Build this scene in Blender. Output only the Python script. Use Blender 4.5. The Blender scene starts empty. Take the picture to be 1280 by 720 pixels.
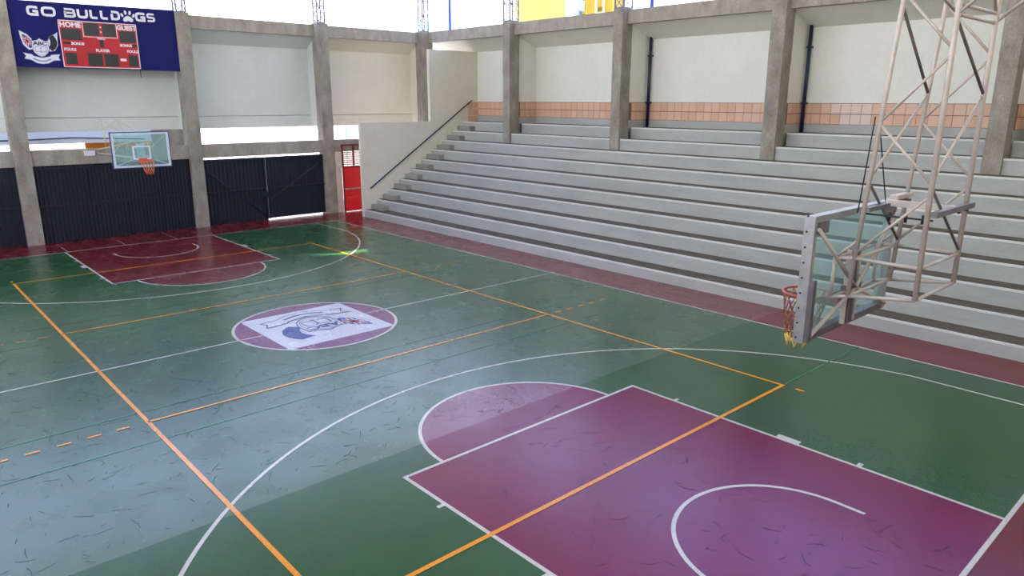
import bpy, bmesh, math, random
from mathutils import Vector, Matrix
from mathutils.geometry import tessellate_polygon
random.seed(4)
PI = math.pi
SC = bpy.context.scene
COL = SC.collection

# ------------------------------------------------------------------ camera
FPX, YAW, PITCH, ROLL = 903.712, 2.40395, -0.25306, 0.0026
cam_d = bpy.data.cameras.new('camera'); cam_d.sensor_width = 36; cam_d.lens = FPX / 1280 * 36
cam_d.clip_end = 500
cam = bpy.data.objects.new('camera', cam_d); COL.objects.link(cam)
fw = Vector((math.cos(PITCH)*math.cos(YAW), math.cos(PITCH)*math.sin(YAW), math.sin(PITCH)))
rt = fw.cross(Vector((0, 0, 1))).normalized(); up = rt.cross(fw)
r2 = rt*math.cos(ROLL) + up*math.sin(ROLL); u2 = up*math.cos(ROLL) - rt*math.sin(ROLL)
M = Matrix((r2, u2, -fw)).transposed().to_4x4(); M.translation = Vector((14.748, -7.350, 4.968))
cam.matrix_world = M
SC.camera = cam

# ------------------------------------------------------------------ light
world = bpy.data.worlds.new('world'); SC.world = world; world.use_nodes = True
bg = world.node_tree.nodes['Background']
bg.inputs['Strength'].default_value = 3.0
_wn, _wl = world.node_tree.nodes, world.node_tree.links      # hazy white horizon deepening to blue overhead
_wt = _wn.new('ShaderNodeTexCoord'); _ws = _wn.new('ShaderNodeSeparateXYZ'); _wr = _wn.new('ShaderNodeValToRGB')
_wl.new(_wt.outputs['Generated'], _ws.inputs[0]); _wl.new(_ws.outputs[2], _wr.inputs['Fac']); _wl.new(_wr.outputs[0], bg.inputs['Color'])
_wr.color_ramp.elements[0].position = 0.0; _wr.color_ramp.elements[0].color = (0.86, 0.92, 1.0, 1)
_wr.color_ramp.elements[1].position = 0.62; _wr.color_ramp.elements[1].color = (0.24, 0.36, 1.0, 1)
_e = _wr.color_ramp.elements.new(0.30); _e.color = (0.70, 0.82, 1.0, 1)
sun_d = bpy.data.lights.new('sun', 'SUN'); sun_d.energy = 20.0; sun_d.angle = math.radians(0.55)
sun_d.color = (1.0, 0.94, 0.82)
sun = bpy.data.objects.new('sun', sun_d); COL.objects.link(sun)
SUN = Vector((0.33, -0.42, 1.0)).normalized()
sun.rotation_euler = SUN.to_track_quat('Z', 'Y').to_euler()
vs = SC.view_settings
vs.view_transform = 'Standard'; vs.look = 'None'; vs.gamma = 1; vs.use_curve_mapping = False
vs.exposure = 0.40

# ------------------------------------------------------------------ helpers
def lin(c):
    c = c/255
    return c/12.92 if c <= 0.04045 else ((c+0.055)/1.055)**2.4
def rgb(r, g, b): return (lin(r), lin(g), lin(b), 1)
MATS = {}
WORN, NEWR = 0.26, 0.23
def mat(name, col, rough=0.6, var=0.0, scale=3.0, stretch=(1, 1, 1), bump=0.0, bscale=40, metal=0.0, col2=None, spec=0.5,
        fine=0.0, emit=None, speck=None, fscale=None):
    """procedural material: base colour varied by noise, with a fine grain and optional darker specks"""
    m = bpy.data.materials.new(name); m.use_nodes = True; nt = m.node_tree; N = nt.nodes; L = nt.links
    b = N['Principled BSDF']
    b.inputs['Roughness'].default_value = rough; b.inputs['Metallic'].default_value = metal
    b.inputs['Specular IOR Level'].default_value = spec
    b.inputs['Base Color'].default_value = col
    tc = N.new('ShaderNodeTexCoord'); mp = N.new('ShaderNodeMapping'); mp.inputs['Scale'].default_value = stretch
    L.new(tc.outputs['Object'], mp.inputs['Vector'])
    if var or col2:
        n = N.new('ShaderNodeTexNoise'); n.inputs['Scale'].default_value = scale; n.inputs['Detail'].default_value = 8
        n.inputs['Roughness'].default_value = 0.62
        L.new(mp.outputs[0], n.inputs['Vector'])
        r = N.new('ShaderNodeValToRGB')
        d = col2 if col2 else tuple(x*(1-var) for x in col[:3]) + (1,)
        r.color_ramp.elements[0].position = 0.30; r.color_ramp.elements[0].color = d
        r.color_ramp.elements[1].position = 0.70; r.color_ramp.elements[1].color = col
        L.new(n.outputs['Fac'], r.inputs['Fac'])
        out = r.outputs['Color']
        if fine:
            n2 = N.new('ShaderNodeTexNoise'); n2.inputs['Scale'].default_value = fscale or scale*14; n2.inputs['Detail'].default_value = 4
            L.new(mp.outputs[0], n2.inputs['Vector'])
            mr = N.new('ShaderNodeMapRange'); mr.inputs[1].default_value = 0.3; mr.inputs[2].default_value = 0.7
            mr.inputs[3].default_value = 1-fine; mr.inputs[4].default_value = 1+fine*0.5
            L.new(n2.outputs['Fac'], mr.inputs[0])
            mx = N.new('ShaderNodeMix'); mx.data_type = 'RGBA'; mx.blend_type = 'MULTIPLY'; mx.inputs[0].default_value = 1
            L.new(out, mx.inputs[6]); L.new(mr.outputs[0], mx.inputs[7]); out = mx.outputs[2]
        if speck:
            amount, sscale = speck
            w = N.new('ShaderNodeTexNoise'); w.inputs['Scale'].default_value = sscale; w.inputs['Detail'].default_value = 3
            w.inputs['Distortion'].default_value = 2.5
            L.new(mp.outputs[0], w.inputs['Vector'])
            n3 = N.new('ShaderNodeTexNoise'); n3.inputs['Scale'].default_value = sscale*0.22; n3.inputs['Detail'].default_value = 5
            L.new(mp.outputs[0], n3.inputs['Vector'])
            ab = N.new('ShaderNodeMath'); ab.operation = 'SUBTRACT'; ab.inputs[1].default_value = 0.5
            L.new(w.outputs['Fac'], ab.inputs[0])
            a2 = N.new('ShaderNodeMath'); a2.operation = 'ABSOLUTE'; L.new(ab.outputs[0], a2.inputs[0])
            c1 = N.new('ShaderNodeMapRange'); c1.inputs[1].default_value = 0.0; c1.inputs[2].default_value = 0.007
            c1.inputs[3].default_value = 1; c1.inputs[4].default_value = 0
            L.new(a2.outputs[0], c1.inputs[0])
            c2 = N.new('ShaderNodeMapRange'); c2.inputs[1].default_value = 0.50; c2.inputs[2].default_value = 0.62
            L.new(n3.outputs['Fac'], c2.inputs[0])
            mu = N.new('ShaderNodeMath'); mu.operation = 'MULTIPLY'; L.new(c1.outputs[0], mu.inputs[0]); L.new(c2.outputs[0], mu.inputs[1])
            m2 = N.new('ShaderNodeMath'); m2.operation = 'MULTIPLY'; m2.inputs[1].default_value = amount; L.new(mu.outputs[0], m2.inputs[0])
            mx = N.new('ShaderNodeMix'); mx.data_type = 'RGBA'; L.new(m2.outputs[0], mx.inputs[0])
            L.new(out, mx.inputs[6]); mx.inputs[7].default_value = tuple(x*0.25 for x in col[:3]) + (1,); out = mx.outputs[2]
        L.new(out, b.inputs['Base Color'])
    if bump:
        nb = N.new('ShaderNodeTexNoise'); nb.inputs['Scale'].default_value = bscale; nb.inputs['Detail'].default_value = 5
        L.new(mp.outputs[0], nb.inputs['Vector'])
        bp = N.new('ShaderNodeBump'); bp.inputs['Strength'].default_value = bump; bp.inputs['Distance'].default_value = 0.01
        L.new(nb.outputs['Fac'], bp.inputs['Height']); L.new(bp.outputs[0], b.inputs['Normal'])
    if emit:
        b.inputs['Emission Color'].default_value = emit[0]; b.inputs['Emission Strength'].default_value = emit[1]
    MATS[name] = m
    return m

def court(name, col, col2=None, rough=0.24, speck=0):
    """sealed court paint; the newer sheet beyond the seam at x = 6.53 is glossier and less scuffed than the worn field"""
    m = mat(name, col, rough, var=0.22, scale=0.5, col2=col2, fine=0.16, fscale=40, speck=(speck*0.9, 12.0) if speck else None)
    nt = m.node_tree; N = nt.nodes; L = nt.links; b = N['Principled BSDF']
    tc = N.new('ShaderNodeTexCoord'); geo = N.new('ShaderNodeNewGeometry'); sp = N.new('ShaderNodeSeparateXYZ')
    L.new(geo.outputs['Position'], sp.inputs[0])
    seam = N.new('ShaderNodeMapRange'); seam.inputs[1].default_value = 6.525; seam.inputs[2].default_value = 6.54
    L.new(sp.outputs[0], seam.inputs[0])
    n = N.new('ShaderNodeTexNoise'); n.inputs['Scale'].default_value = 1.2; n.inputs['Detail'].default_value = 4
    L.new(tc.outputs['Object'], n.inputs['Vector'])
    mr = N.new('ShaderNodeMapRange'); mr.inputs[1].default_value = 0.3; mr.inputs[2].default_value = 0.7
    mr.inputs[3].default_value = WORN-0.03; mr.inputs[4].default_value = WORN+0.04
    L.new(n.outputs['Fac'], mr.inputs[0])
    mr2 = N.new('ShaderNodeMapRange'); mr2.inputs[1].default_value = 0.3; mr2.inputs[2].default_value = 0.7
    mr2.inputs[3].default_value = NEWR-0.02; mr2.inputs[4].default_value = NEWR+0.03
    L.new(n.outputs['Fac'], mr2.inputs[0])
    mx = N.new('ShaderNodeMix'); L.new(seam.outputs[0], mx.inputs[0]); L.new(mr.outputs[0], mx.inputs[2]); L.new(mr2.outputs[0], mx.inputs[3])
    L.new(mx.outputs[0], b.inputs['Roughness'])
    ms = N.new('ShaderNodeMapRange'); b.inputs['IOR'].default_value = 1.52; ms.inputs[3].default_value = 1.0; ms.inputs[4].default_value = 0.36
    L.new(seam.outputs[0], ms.inputs[0]); L.new(ms.outputs[0], b.inputs['Specular IOR Level'])
    return m

def link(name, me, m=None, parent=None, **props):
    o = bpy.data.objects.new(name, me); COL.objects.link(o)
    if m is not None and not me.materials: me.materials.append(m)
    if parent: o.parent = parent
    for k, v in props.items(): o[k] = v
    return o
def mesh(verts, faces, name='mesh'):
    me = bpy.data.meshes.new(name); me.from_pydata([tuple(v) for v in verts], [], faces); me.update(); return me
def boxdata(b):
    x0, x1, y0, y1, z0, z1 = b
    v = [(x0,y0,z0),(x1,y0,z0),(x1,y1,z0),(x0,y1,z0),(x0,y0,z1),(x1,y0,z1),(x1,y1,z1),(x0,y1,z1)]
    f = [(0,3,2,1),(4,5,6,7),(0,1,5,4),(1,2,6,5),(2,3,7,6),(3,0,4,7)]
    return v, f
def boxes(name, bs, m, parent=None, **props):
    V, F = [], []
    for b in bs:
        v, f = boxdata(b); k = len(V); V += v; F += [tuple(i+k for i in q) for q in f]
    return link(name, mesh(V, F, name), m, parent, **props)
def box(name, b, m, parent=None, bevel=0.0, **props):
    o = boxes(name, [b], m, parent, **props)
    if bevel:
        bm = bmesh.new(); bm.from_mesh(o.data)
        bmesh.ops.bevel(bm, geom=bm.edges[:], offset=bevel, segments=1, affect='EDGES'); bm.to_mesh(o.data); bm.free()
    return o
def prism(name, pts, axis, a0, a1, m, parent=None, **props):
    """extrude the polygon pts (2D, in the two other axes) between a0 and a1 along axis"""
    def mk(p, a):
        return (a, p[0], p[1]) if axis == 0 else ((p[0], a, p[1]) if axis == 1 else (p[0], p[1], a))
    n = len(pts); V = [mk(p, a0) for p in pts] + [mk(p, a1) for p in pts]
    F = [tuple(range(n)), tuple(range(2*n-1, n-1, -1))] + [(i, i+n, (i+1) % n+n, (i+1) % n) for i in range(n)]
    me = mesh(V, F, name); bm = bmesh.new(); bm.from_mesh(me); bmesh.ops.recalc_face_normals(bm, faces=bm.faces[:]); bm.to_mesh(me); bm.free()
    return link(name, me, m, parent, **props)
def tubedata(p, q, r, n=8, r1=None):
    p, q = Vector(p), Vector(q); d = (q-p).normalized(); a = d.orthogonal().normalized(); b = d.cross(a); r1 = r if r1 is None else r1
    V = []
    for c, rr in ((p, r), (q, r1)):
        V += [c + (a*math.cos(2*PI*i/n) + b*math.sin(2*PI*i/n))*rr for i in range(n)]
    F = [(i, (i+1) % n, n+(i+1) % n, n+i) for i in range(n)] + [tuple(range(n-1, -1, -1)), tuple(range(n, 2*n))]
    return V, F
def tubes(name, segs, r, m, parent=None, n=8, **props):
    V, F = [], []
    for p, q in segs:
        v, f = tubedata(p, q, r, n); k = len(V); V += v; F += [tuple(i+k for i in g) for g in f]
    me = mesh(V, F, name)
    for pl in me.polygons: pl.use_smooth = len(pl.vertices) == 4
    return link(name, me, m, parent, **props)
def tube(name, p, q, r, m, parent=None, n=8, **props): return tubes(name, [(p, q)], r, m, parent, n, **props)
def ring(name, c, R, r, m, parent=None, n=28, k=8):
    V, F = [], []
    for i in range(n):
        t = 2*PI*i/n; cc = Vector(c) + Vector((math.cos(t), math.sin(t), 0))*R
        for j in range(k):
            s = 2*PI*j/k; V.append(cc + Vector((math.cos(t), math.sin(t), 0))*r*math.cos(s) + Vector((0, 0, r*math.sin(s))))
    for i in range(n):
        for j in range(k): F.append((i*k+j, ((i+1) % n)*k+j, ((i+1) % n)*k+(j+1) % k, i*k+(j+1) % k))
    me = mesh(V, F, name)
    for pl in me.polygons: pl.use_smooth = True
    return link(name, me, m, parent)
def flatpoly(name, polys, z, m, parent=None, holes=(), xf=None, **props):
    """flat painted shapes; xf maps a 2D point to 3D"""
    V, F = [], []
    for poly in polys:
        loops = [[Vector((x, y, 0)) for x, y in poly]] + [[Vector((x, y, 0)) for x, y in h] for h in holes]
        k = len(V); flat = [p for l in loops for p in l]
        V += flat
        for t in tessellate_polygon(loops):
            a, b, c = (flat[i] for i in t)
            s = (b-a).cross(c-a).z
            F.append(tuple(i+k for i in (t if s > 0 else t[::-1])))
    V = [xf(v.x, v.y) if xf else (v.x, v.y, z) for v in V]
    return link(name, mesh(V, F, name), m, parent, **props)
def ribbon_pts(pts, w, closed=False):
    """quads along a 2D path"""
    n = len(pts); P = [Vector(p) for p in pts]; L, R = [], []
    for i in range(n):
        if closed: a, b, c = P[i-1], P[i], P[(i+1) % n]
        else: a, b, c = P[max(i-1, 0)], P[i], P[min(i+1, n-1)]
        d1 = (b-a).normalized() if (b-a).length > 1e-9 else (c-b).normalized()
        d2 = (c-b).normalized() if (c-b).length > 1e-9 else d1
        t = (d1+d2).normalized(); nn = Vector((-t.y, t.x)); k = max(0.4, nn.dot(Vector((-d1.y, d1.x))))
        L.append(b+nn*w/2/k); R.append(b-nn*w/2/k)
    q = []
    for i in range(n if closed else n-1):
        j = (i+1) % n; q.append((R[i], R[j], L[j], L[i]))
    return q
def stroke(name, paths, w, z, m, parent=None, xf=None, closed=False, **props):
    V, F = [], []
    for pts in paths:
        for q in ribbon_pts(pts, w, closed):
            k = len(V); V += [xf(p.x, p.y) if xf else (p.x, p.y, z) for p in q]; F.append((k, k+1, k+2, k+3))
    return link(name, mesh(V, F, name), m, parent, **props)
def arc(cx, cy, r, a0, a1, n=48):
    return [(cx+r*math.cos(math.radians(a0+(a1-a0)*i/n)), cy+r*math.sin(math.radians(a0+(a1-a0)*i/n))) for i in range(n+1)]
def text(name, s, size, mtx, m, parent=None, bold=0.0, sx=1.0, depth=0.0):
    cu = bpy.data.curves.new(name, 'FONT'); cu.body = s; cu.size = size; cu.align_x = 'CENTER'; cu.align_y = 'CENTER'
    cu.offset = bold; cu.extrude = depth; cu.resolution_u = 3
    t = bpy.data.objects.new('tmp_text', cu); COL.objects.link(t)
    bpy.context.view_layer.update()
    me = bpy.data.meshes.new_from_object(t.evaluated_get(bpy.context.evaluated_depsgraph_get()))
    bpy.data.objects.remove(t); me.materials.clear()
    me.transform(Matrix.Diagonal((sx, 1, 1, 1))); me.transform(mtx)
    return link(name, me, m, parent)
def empty(name, loc=(0, 0, 0), **props):
    o = bpy.data.objects.new(name, None); COL.objects.link(o); o.empty_display_size = 0.2
    for k, v in props.items(): o[k] = v
    return o
def S(**k): return dict(kind='structure', **k)

# ------------------------------------------------------------------ materials
green = court('court_green', rgb(38, 88, 42), rgb(31, 75, 36), 0.23)
maroon = court('court_maroon', rgb(112, 24, 28), rgb(100, 20, 25), 0.25)
plum = court('court_plum', rgb(118, 18, 74), rgb(112, 16, 54), 0.23)
purple = court('court_purple', rgb(122, 50, 104), rgb(108, 42, 92), 0.24, speck=0)
white_p = court('line_white', rgb(214, 208, 198), rgb(188, 182, 172), 0.28)
orange_p = court('line_orange', rgb(244, 158, 26), rgb(226, 140, 30), 0.28)
green_p = court('line_green', rgb(24, 128, 70), rgb(30, 110, 66), 0.26, speck=0)
logo_white = court('logo_white', rgb(214, 214, 222), rgb(198, 198, 208), 0.24)
logo_blue = court('logo_blue', rgb(34, 62, 140), rgb(30, 56, 128), 0.24, speck=0)
logo_ink = court('logo_ink', rgb(62, 62, 112), rgb(72, 70, 116), 0.24, speck=0)
logo_red = court('logo_red', rgb(176, 70, 92), rgb(160, 62, 84), 0.24, speck=0)
concrete = mat('raw_concrete', rgb(172, 163, 149), 0.85, scale=1.8, stretch=(1.6, 1.6, 0.8), col2=rgb(130, 121, 108), fine=0.22, bump=0.35, bscale=22)
beam_con = mat('raw_concrete_beam', rgb(178, 169, 155), 0.85, scale=1.6, stretch=(1.8, 1.8, 0.8), col2=rgb(146, 137, 124), fine=0.2, bump=0.35, bscale=22)
cream = mat('cream_plaster', rgb(236, 229, 206), 0.8, scale=0.7, col2=rgb(228, 219, 194), fine=0.03)
bluewall = mat('pale_panel', rgb(236, 232, 218), 0.5, scale=0.6, col2=rgb(227, 223, 208), fine=0.03)
bluish = mat('pale_bluish_panel', rgb(222, 223, 214), 0.5, scale=0.6, col2=rgb(210, 212, 204), fine=0.03)
stairpaint = mat('stair_wall_plaster', rgb(226, 220, 200), 0.8, scale=0.8, col2=rgb(218, 211, 190), fine=0.05)
tierpaint = mat('tier_grey_paint', rgb(184, 182, 174), 0.45, scale=1.1, stretch=(0.5, 1, 2), col2=rgb(166, 164, 157), fine=0.07, bump=0.1)
nosing_m = mat('tier_nosing', rgb(226, 224, 216), 0.5, scale=2.0, col2=rgb(208, 206, 198), fine=0.06)
step_m = mat('step_grey_paint', rgb(158, 155, 146), 0.6, scale=2, col2=rgb(142, 139, 130), fine=0.08)
tread_m = mat('tread_dirty_concrete', rgb(104, 94, 76), 0.85, scale=2.2, stretch=(1, 3, 1), col2=rgb(74, 66, 52), fine=0.3, bump=0.3)
tread_up = mat('tread_grey_paint', rgb(104, 100, 92), 0.8, scale=2.2, stretch=(1, 3, 1), col2=rgb(78, 74, 66), fine=0.25, bump=0.3)
tile_a = mat('tile_salmon', rgb(226, 184, 156), 0.4, scale=1.5, col2=rgb(218, 174, 145), fine=0.04)
tile_b = mat('tile_salmon_deep', rgb(220, 174, 142), 0.4, scale=1.5, col2=rgb(212, 164, 132), fine=0.04)
tile_c = mat('tile_pale', rgb(228, 204, 186), 0.4, scale=1.5, col2=rgb(222, 196, 176), fine=0.04)
grout = mat('grout', rgb(132, 96, 80), 0.9, var=0.1)
navy = mat('navy_sheet', rgb(16, 20, 42), 0.55, scale=1.2, stretch=(1, 1, 0.3), col2=rgb(10, 13, 30), fine=0.1)
navy_d = mat('navy_frame', rgb(12, 14, 28), 0.5, var=0.15)
pipe_m = mat('navy_pipe', rgb(22, 28, 66), 0.4, var=0.1)
red_door = mat('red_paint', rgb(236, 20, 28), 0.45, var=0.12, scale=1.5)
red_dark = mat('red_frame', rgb(136, 22, 26), 0.5, var=0.1)
pinkwall = mat('pink_plaster', rgb(226, 204, 190), 0.8, var=0.08)
steel = mat('beige_tube_paint', rgb(196, 182, 168), 0.38, scale=6, col2=rgb(178, 164, 150), metal=0.1, fine=0.08)
steel_d = mat('brown_tube_paint', rgb(118, 106, 96), 0.45, scale=6, col2=rgb(98, 86, 78), fine=0.08)
alu = mat('aluminium', rgb(178, 174, 172), 0.35, scale=5, col2=rgb(150, 146, 144), metal=0.6, fine=0.05)
alu_dark = mat('aluminium_worn', rgb(120, 112, 112), 0.4, scale=5, col2=rgb(92, 84, 86), metal=0.4, fine=0.05)
black = mat('black_rubber', rgb(22, 22, 24), 0.5)
rim_m = mat('rim_red', rgb(190, 66, 40), 0.45, scale=9, col2=rgb(160, 90, 80))
rim_o = mat('rim_orange', rgb(226, 84, 40), 0.45, var=0.1)
net_m = mat('net_cord_worn', rgb(178, 120, 90), 0.8, scale=9, col2=rgb(120, 52, 36))
net_tip = mat('net_cord_yellow', rgb(236, 196, 96), 0.8, var=0.15)
net_l = mat('net_cord_pale', rgb(226, 176, 140), 0.8, scale=9, col2=rgb(214, 120, 80))
bframe = mat('board_frame_pale', rgb(222, 228, 238), 0.4, var=0.05)
bframe_b = mat('board_edge_blue', rgb(66, 82, 120), 0.4, var=0.1)
tube_y = mat('yellowed_tube', rgb(206, 204, 160), 0.45, var=0.1)
banner_m = mat('banner_navy', rgb(16, 15, 96), 0.6, scale=0.8, col2=rgb(13, 13, 84), spec=0.25)
sb_red = mat('scoreboard_red', rgb(190, 22, 34), 0.35, scale=1.2, col2=rgb(170, 16, 28))
sb_white = mat('scoreboard_white', rgb(232, 220, 226), 0.45)
sb_black = mat('scoreboard_window', rgb(44, 44, 42), 0.25, scale=3, col2=rgb(34, 35, 34))
letter_m = mat('banner_letter', rgb(224, 222, 226), 0.45, var=0.04)
emb_w = mat('emblem_white', rgb(216, 216, 230), 0.5, var=0.05)
emb_g = mat('emblem_grey', rgb(120, 124, 142), 0.5)
emb_k = mat('emblem_black', rgb(24, 24, 40), 0.5)
emb_r = mat('emblem_red', rgb(206, 50, 66), 0.5)
emb_n = mat('emblem_navy', rgb(40, 44, 110), 0.5)
lattice_m = mat('lattice_steel', rgb(158, 152, 166), 0.5, var=0.1)
blue_cap = mat('blue_grey_plate', rgb(120, 130, 160), 0.5, var=0.1)
yellow_w = mat('yellow_render', rgb(124, 102, 8), 0.8, scale=0.5, col2=rgb(118, 94, 6), fine=0.05)
yellow_l = mat('yellow_haze_pale', rgb(132, 124, 66), 0.8, scale=0.4, stretch=(1, 1, 0.2), col2=rgb(126, 112, 44))  # yellow washed out by haze and glare, put into the colour; ribs share it
outwhite = mat('outside_white', rgb(240, 240, 238), 0.8, var=0.04)
outorange = mat('outside_orange', rgb(226, 132, 20), 0.7, var=0.1)
outground = mat('outside_ground', rgb(190, 186, 178), 0.9, var=0.1)
bluepole = mat('blue_pole', rgb(60, 78, 176), 0.5)
mint = mat('mint_fence', rgb(60, 150, 130), 0.5)
roof_m = mat('roof_sheet', rgb(206, 208, 210), 0.6, var=0.06)
grey_eq = mat('grey_equipment', rgb(120, 140, 160), 0.5, var=0.1)
gl = bpy.data.materials.new('board_glass'); gl.use_nodes = True
_b = gl.node_tree.nodes['Principled BSDF']
_n = gl.node_tree.nodes
_mix = _n.new('ShaderNodeMixShader'); _tr = _n.new('ShaderNodeBsdfTransparent'); _tr.inputs[0].default_value = (0.86, 0.955, 0.945, 1)
_b.inputs['Base Color'].default_value = rgb(176, 214, 212); _b.inputs['Roughness'].default_value = 0.06
_noi = _n.new('ShaderNodeTexNoise'); _noi.inputs['Scale'].default_value = 3.0
_mrg = _n.new('ShaderNodeMapRange'); _mrg.inputs[3].default_value = 0.16; _mrg.inputs[4].default_value = 0.30
gl.node_tree.links.new(_noi.outputs['Fac'], _mrg.inputs[0]); gl.node_tree.links.new(_mrg.outputs[0], _mix.inputs[0])
gl.node_tree.links.new(_tr.outputs[0], _mix.inputs[1]); gl.node_tree.links.new(_b.outputs[0], _mix.inputs[2])
gl.node_tree.links.new(_mix.outputs[0], _n['Material Output'].inputs['Surface'])

# ------------------------------------------------------------------ floor and court paint
floor = box('floor', (-15.6, 18, -12, 15.9, -0.2, 0.0), maroon, **S(label='maroon sealed sports hall floor around the green court', category='floor'))
Z1, Z2, Z3, Z4, Z5 = 0.0015, 0.003, 0.0045, 0.006, 0.0075
L, W = 13.0, 7.67
KX, KW = 7.2, 2.45
def rect(x0, x1, y0, y1): return [(x0, y0), (x1, y0), (x1, y1), (x0, y1)]
flatpoly('court_field', [rect(-L, L, -W, W)], Z1, green, floor)
for s in (1, -1):
    pm = plum if s > 0 else maroon
    flatpoly('key_area', [[(s*KX, -KW), (s*L, -KW), (s*L, KW), (s*KX, KW)][::s]], Z2, pm, floor)
    a = arc(KX, 0, 1.8, 90, 270); flatpoly('free_throw_area', [[(s*x, y) for x, y in a][::s]], Z2, pm, floor)
wl = 0.055
# boundary and centre line
stroke('boundary_line', [rect(-L, L, -W, W)], wl, Z3, white_p, floor, closed=True)
stroke('centre_line', [[(0, -W-0.12), (0, -1.8)], [(0, 1.8), (0, W+0.12)], [(0, -1.8), (0, -1.3)], [(0, 1.3), (0, 1.8)]], wl, Z4, white_p, floor)
for s in (1, -1):
    stroke('key_line', [[(s*L, -KW), (s*KX, -KW), (s*KX, KW), (s*L, KW)]], wl, Z4, white_p, floor)
    stroke('free_throw_arc', [[(s*x, y) for x, y in arc(KX, 0, 1.8, 90, 270)]], wl, Z3, white_p, floor)
    yc = 6.72; R3 = 6.80; ang = math.degrees(math.asin(yc/R3)); xe = 11.425-R3*math.cos(math.radians(ang))
    p = [(L, yc)] + [(L-(L-xe)*t/6, yc) for t in range(1, 6)] + [(11.425+R3*math.cos(math.radians(t)), R3*math.sin(math.radians(t))) for t in [180-ang+2*ang*i/80 for i in range(81)]]
    p += [(xe+(L-xe)*t/6, -yc) for t in range(1, 6)] + [(L, -yc)]
    stroke('three_point_line', [[(s*x, y) for x, y in p]], wl, Z3, white_p, floor)
    stroke('no_charge_arc', [[(s*x, y) for x, y in [(11.78, 1.29)]+arc(11.425, 0, 1.29, 90, 270)+[(11.78, -1.29)]]], wl, Z4, white_p, floor)
    for t in (1, -1):
        for xx, ww, hh in ((8.10, .06, .12), (9.0, .06, .14), (10.13, .36, .14), (11.2, .07, .13)):
            flatpoly('lane_mark', [rect(s*xx-ww/2, s*xx+ww/2, min(t*(KW+.02), t*(KW+hh)), max(t*(KW+.02), t*(KW+hh)))], Z3, white_p, floor)
# volleyball court
stroke('volleyball_line', [rect(-9, 9, -4.5, 4.5)], 0.065, Z5, orange_p, floor, closed=True)
for s in (1, -1):
    stroke('attack_line', [[(s*3, -4.5), (s*3, 4.5)]], 0.055, Z5, orange_p, floor)
    for t in (1, -1):
        for k in range(5):
            y0 = 4.5+0.27+k*0.40
            flatpoly('attack_dash', [rect(s*3-.027, s*3+.027, min(t*y0, t*(y0+.19)), max(t*y0, t*(y0+.19)))], Z5, orange_p, floor)
        flatpoly('serve_mark', [rect(min(s*9.24, s*9.40), max(s*9.24, s*9.40), t*4.5-.03, t*4.5+.03)], Z5, orange_p, floor)
# green lines
for s in (1, -1):
    for x in (2.53, 3.78):
        stroke('thin_green_line', [[(s*x, -W), (s*x, 5.4)]], 0.028, Z4, green_p, floor)
    stroke('thin_green_line', [[(s*9.0, 4.55), (s*9.0, W)], [(s*9.0, -W), (s*9.0, -4.55)]], 0.03, Z4, green_p, floor)
for y in (-4.35, -2.35, -0.55, 1.2):
    stroke('expansion_joint', [[(-14.9, y), (-13.03, y)]], 0.02, Z1, white_p, floor)
stroke('floor_crack', [[(1.2, -3.62), (2.1, -3.05)]], 0.018, Z3, logo_ink, floor)
# centre circle
seg = []
for a in (45, 135, 225, 315):
    flatpoly('circle_segment', [arc(0, 0, 1.8, a, a+90, 20)], Z2, purple, floor)
flatpoly('emblem_square', [rect(-1.27, 1.27, -1.27, 1.27)], Z3, logo_white, floor)
stroke('centre_circle_line', [arc(0, 0, 1.8, 0, 360, 72)[:-1]], 0.065, Z4, white_p, floor, closed=True)

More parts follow.
